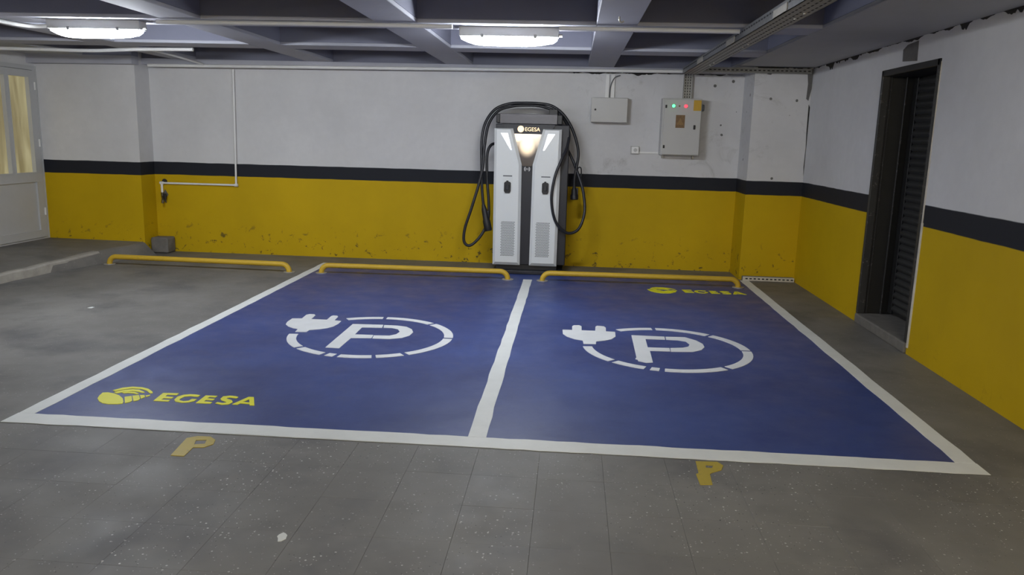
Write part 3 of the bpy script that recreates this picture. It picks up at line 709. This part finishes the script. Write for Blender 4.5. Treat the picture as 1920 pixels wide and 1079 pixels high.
ec = thing('electrical_cabinet', 'tall pale grey electrical cabinet with green and red pilot lamps', 'electrical cabinet', (1.68, 0, 1.39))
MB().box(1.455, 1.905, -0.185, -0.001, 1.385, 2.035, 0.004, 1).build('body', M['cabinet'], ec)
ed = MB().box(1.470, 1.898, -0.203, -0.185, 1.392, 2.022, 0.004, 1).build('door', M['cabinet'], ec)
for x, m, nm in ((1.578, M['green'], 'green_pilot_lamp'), (1.718, M['red'], 'red_pilot_lamp')):
    b = MB().cyl((x, -0.210, 1.947), 'y', 0.024, 0.010, 20).build('lamp_bezel', M['galv'], ed)
    MB().tube([(x, -0.206, 1.947), (x, -0.218, 1.947), (x, -0.226, 1.947)], [0.019, 0.018, 0.008], 18).build(nm, m, b, True)
MB().cyl((1.645, -0.208, 1.947), 'y', 0.010, 0.008, 14).build('push_button', M['warning'], ed)
MB().box(1.806, 1.893, -0.210, -0.200, 1.897, 2.016, 0.003, 1).build('isolator_plate', M['isolator'], ed)
MB().cyl((1.905, -0.115, 1.935), 'x', 0.045, 0.035, 20, 0.036).build('rotary_switch', M['vent'], ec)
MB().box(1.612, 1.716, -0.206, -0.200, 1.700, 1.846).build('warning_label', M['warning'], ed)
MB().prism([(1.625, 1.735), (1.703, 1.735), (1.664, 1.81)], -0.2075, -0.2055, 'y').build('warning_triangle', M['warning_mark'], ed)
MB().box(1.818, 1.842, -0.214, -0.202, 1.685, 1.735, 0.004, 1).build('latch', M['charger_black'], ed)
for x, z in ((1.494, 1.94), (1.492, 1.482)):
    MB().box(x - 0.010, x + 0.010, -0.212, -0.202, z - 0.018, z + 0.018, 0.003, 1).build('hinge', M['charger_black'], ed)
for x in (1.505, 1.86):
    MB().box(x - 0.012, x + 0.012, -0.03, -0.001, 1.345, 1.388).build('mounting_bracket', M['galv'], ec)

# galvanised trays
# run under the ceiling, from the wall towards the camera
t = thing('cable_tray', 'long perforated galvanised cable tray crossing under the ceiling coffers', 'cable tray', (1.72, -0.5, 2.29))
TX = (1.635, 1.80); TZ = (2.292, 2.362)
MB().box(TX[0], TX[1], -13.5, -0.36, TZ[0], TZ[0] + 0.004).build('tray_base', M['galv'], t)
sl = MB().box(TX[0], TX[0] + 0.004, -13.5, -0.36, TZ[0], TZ[1]).build('tray_side', M['galv'], t)
MB().box(TX[1] - 0.004, TX[1], -13.5, -0.36, TZ[0], TZ[1]).build('tray_side', M['galv'], t)
hm = MB()
for k in range(80):
    y = -0.45 - k * 0.075
    hm.box(TX[0] - 0.0015, TX[0] + 0.001, y - 0.022, y + 0.022, TZ[0] + 0.042, TZ[0] + 0.052)
    for x in (1.675, 1.72, 1.765): hm.box(x - 0.005, x + 0.005, y - 0.02, y + 0.02, TZ[0] - 0.001, TZ[0] + 0.001)
tag(hm.build('tray_slots', M['galv_dark'], t), kind='stuff')
for y in (-1.6, -3.1, -4.6):
    MB().box(TX[0] - 0.006, TX[0] - 0.0005, y - 0.16, y + 0.16, TZ[0] + 0.004, TZ[1] - 0.02, 0.001, 1).build('coupling_plate', M['flange'], t)
    for dy in (-0.1, 0.1):
        MB().cyl((TX[1] - 0.05, y + dy, TZ[0] - 0.008), 'z', 0.008, 0.008, 10).build('bolt', M['flange'], t)
for y in (-1.25, -3.35, -5.0):
    MB().cyl((1.72, y, TZ[0]), 'z', 0.006, ZC - TZ[0] + (0 if y == -3.35 else 0.33), 8).build('hanger_rod', M['flange'], t)

t = thing('cable_tray', 'short vertical perforated tray dropping into the tall electrical cabinet', 'cable tray', (1.75, 0, 2.03))
MB().box(1.700, 1.800, -0.012, -0.004, 2.035, 2.345).build('tray_base', M['galv'], t)
for x in (1.700, 1.794): MB().box(x, x + 0.006, -0.05, -0.004, 2.035, 2.345).build('tray_side', M['galv'], t)
hm = MB()
for k in range(9):
    for x in (1.722, 1.75, 1.778): hm.box(x - 0.005, x + 0.005, -0.0135, -0.0115, 2.05 + k * 0.032, 2.07 + k * 0.032)
tag(hm.build('tray_slots', M['galv_dark'], t), kind='stuff')
t = thing('cable_tray', 'horizontal perforated tray along the top of the pilaster', 'cable tray', (2.4, -0.56, 2.31))
MB().box(1.81, 2.985, -0.600, -0.545, 2.300, 2.304).build('tray_base', M['galv'], t)
MB().box(1.81, 2.985, -0.604, -0.600, 2.300, 2.352).build('tray_side', M['galv'], t)
MB().box(1.81, 2.985, -0.545, -0.541, 2.300, 2.352).build('tray_side', M['galv'], t)
hm = MB()
for k in range(24):
    hm.box(1.84 + k * 0.048, 1.866 + k * 0.048, -0.6055, -0.6035, 2.320, 2.332)
tag(hm.build('tray_slots', M['galv_dark'], t), kind='stuff')
t = thing('cable_tray', 'perforated galvanised channel lying on the floor against the pilaster foot', 'cable tray', (2.72, -0.57, 0))
MB().box(2.43, 3.005, -0.60, -0.545, 0.003, 0.007).build('tray_base', M['galv'], t)
MB().box(2.43, 3.005, -0.604, -0.600, 0.003, 0.050).build('tray_side', M['plaster'], t)
MB().box(2.43, 3.005, -0.546, -0.542, 0.003, 0.050).build('tray_side', M['galv'], t)
hm = MB()
for k in range(12):
    hm.box(2.46 + k * 0.046, 2.486 + k * 0.046, -0.6055, -0.6035, 0.020, 0.034)
tag(hm.build('tray_slots', M['galv_dark'], t), kind='stuff')

# conduits on the ceiling
def conduit(pts, label, r=0.016, m='white_plastic'):
    return tag(MB().tube(smooth_path(pts, 6), r, 10).build('ceiling_conduit', M[m], smooth=True), label, 'conduit')
conduit([(-2.80, -3.50, 2.345), (-1.5, -3.50, 2.348), (-0.50, -3.50, 2.345)], 'white ceiling conduit strung between the two lit lamps')
conduit([(0.30, -3.50, 2.345), (1.0, -3.50, 2.345), (1.62, -3.50, 2.343)], 'white ceiling conduit from a lit lamp to the long cable tray')
conduit([(-4.14, -4.6, 2.345), (-4.14, -3.7, 2.345), (-4.10, -3.15, 2.343), (-3.70, -3.32, 2.335)], 'white ceiling conduit turning off a beam into the lamp nearer the white door')
conduit([(-5.95, -1.42, 2.33), (-5.2, -1.44, 2.325), (-4.6, -1.47, 2.318), (-4.1, -1.50, 2.335), (-3.5, -1.48, 2.347)], 'sagging white ceiling conduit above the platform', 0.018)
conduit([(-4.0, -1.5, 2.345), (-4.0, -0.9, 2.335), (-4.0, -0.22, 2.305)], 'thin white ceiling conduit leading to the top of the back wall near the water pipe', 0.012)
tag(MB().tube(smooth_path([(0.72, -3.95, ZC), (0.72, -3.95, 2.345), (0.735, -3.95, 2.33), (0.75, -3.95, 2.34)], 5), 0.006, 8).build('ceiling_hook', M['flange'], smooth=True), 'small metal hook screwed into the underside of a ceiling beam', 'hook')

# ================================================================== lamps
def lamp(cx, cy, label, glow, zb=ZC, first=True, ln=0.37):
    t = thing('ceiling_lamp', label, 'lamp', (cx, cy, zb), 'waterproof ceiling lamps')
    def ring(x, w, z0, z1):
        pts = []
        for k in range(9):
            a = math.pi * k / 8; pts.append((x, cy + w * math.cos(a), z1 - (z1 - z0) * math.sin(a) ** 0.7))
        return pts
    z1 = zb - 0.072; d = 0.066
    mb = MB()
    mb.loft([ring(cx - ln, 0.030, z1 - 0.018, z1), ring(cx - ln + 0.05, 0.042, z1 - d * .62, z1), ring(cx - ln + 0.11, 0.050, z1 - d * .88, z1), ring(cx - ln + 0.20, 0.052, z1 - d, z1),
             ring(cx + ln - 0.24, 0.052, z1 - d, z1), ring(cx + ln - 0.13, 0.050, z1 - d * .90, z1), ring(cx + ln - 0.07, 0.046, z1 - d * .75, z1), ring(cx + ln - 0.05, 0.044, z1 - d * .68, z1), ring(cx + ln - 0.03, 0.042, z1 - d * .65, z1), ring(cx + ln, 0.032, z1 - 0.02, z1)])
    mb.build('diffuser', glow, t, True)
    MB().box(cx - ln - 0.012, cx + ln + 0.012, cy - 0.056, cy + 0.056, z1, zb - 0.001, 0.006, 2).build('housing', M['housing'], t)
    for x in (cx - ln * 0.55, cx + ln * 0.55):
        for s in (-1, 1): MB().box(x - 0.012, x + 0.012, cy + s * 0.056 - 0.004, cy + s * 0.056 + 0.004, z1 - 0.010, z1 + 0.016, 0.002, 1).build('clip', M['galv'], t)
    MB().cyl((cx + ln + 0.010, cy, z1 + 0.017), 'x', 0.012, 0.03, 12).build('cable_gland', M['housing'], t)
lamp(-3.37, -3.36, 'lit white tubular ceiling lamp nearer the white glazed door', M['tube_cool'])
lamp(-0.085, -3.32, 'lit white tubular ceiling lamp above the bays in front of the charger', M['tube_cool'])
for x, y, m, lab in FILL_LAMPS:
    lamp(x, y, lab, M[m])

# ================================================================== water pipe, block
wp = thing('water_pipe', 'white water pipe bent along the wall to a small tap', 'pipe', (-3.73, -0.02, 0.85))
MB().tube([(-3.715, -0.03, 2.27), (-3.735, -0.03, 0.870)], 0.0125, 10).build('riser', M['white_plastic'], wp, True)
MB().tube([(-3.735, -0.03, 0.868), (-4.70, -0.03, 0.868)], 0.0125, 10).build('branch', M['white_plastic'], wp, True)
for c in ((-3.735, -0.03, 0.868), (-4.70, -0.03, 0.868)):
    MB().tube([(c[0] - 0.02, c[1], c[2]), (c[0] + 0.02, c[1], c[2])], 0.019, 12).build('elbow', M['white_plastic'], wp, True)
MB().tube([(-4.70, -0.03, 0.868), (-4.695, -0.035, 0.74)], 0.015, 10).build('drop', M['white_plastic'], wp, True)
tp = MB().tube(smooth_path([(-4.695, -0.035, 0.75), (-4.69, -0.04, 0.70), (-4.67, -0.07, 0.675), (-4.66, -0.10, 0.655), (-4.66, -0.105, 0.62)], 5), 0.017, 12).build('tap', M['brass'], wp, True)
MB().box(-4.665, -4.625, -0.09, -0.06, 0.66, 0.74, 0.008, 2).build('tap_handle', M['charger_black'], tp)
MB().prism([(-4.72 + (0.030 + 0.02 * math.sin(3 * a)) * math.cos(a) + 0.04, 0.70 + (0.075 + 0.02 * math.cos(5 * a)) * math.sin(a)) for a in [k * math.pi / 8 for k in range(16)]], -0.004, 0.01, 'y').build('wall_stain', M['cement'], wb)
MB().prism([(-4.675 + 0.035 * math.cos(a), 0.885 + 0.035 * math.sin(a)) for a in [k * math.pi / 6 for k in range(12)]], -0.004, 0.01, 'y').build('wall_hole', M['gap'], wb)
mb = MB().box(-4.79, -4.565, -0.22, -0.012, 0.0, 0.20, 0.03, 3)
bmesh.ops.subdivide_edges(mb.bm, edges=mb.bm.edges[:], cuts=1, use_grid_fill=True)
for v in mb.bm.verts:
    if v.co.z > 0.01 and v.co.y < -0.03: v.co += Vector((random.uniform(-.004, .004), random.uniform(-.004, .004), random.uniform(-.006, .004)))
tag(mb.build('concrete_block', M['sill'], smooth=True), 'small rough grey concrete block in the corner beside the platform', 'block')
rnd = random.Random(4)
for (x, y) in ((-0.62, -6.87), (-3.66, -2.06 - 1.2)):
    pts = [(x + 0.022 * (0.6 + rnd.random() * .6) * math.cos(a), y + 0.032 * (0.6 + rnd.random() * .6) * math.sin(a)) for a in [k * math.pi / 5 for k in range(10)]]
    tag(MB().prism(pts, -0.002, 0.002).build('paint_splash', M['line']), 'white paint splash on the bare terrazzo tiles' if y < -6 else 'tiny white paint splash on the bare concrete beside the bays', 'stain')
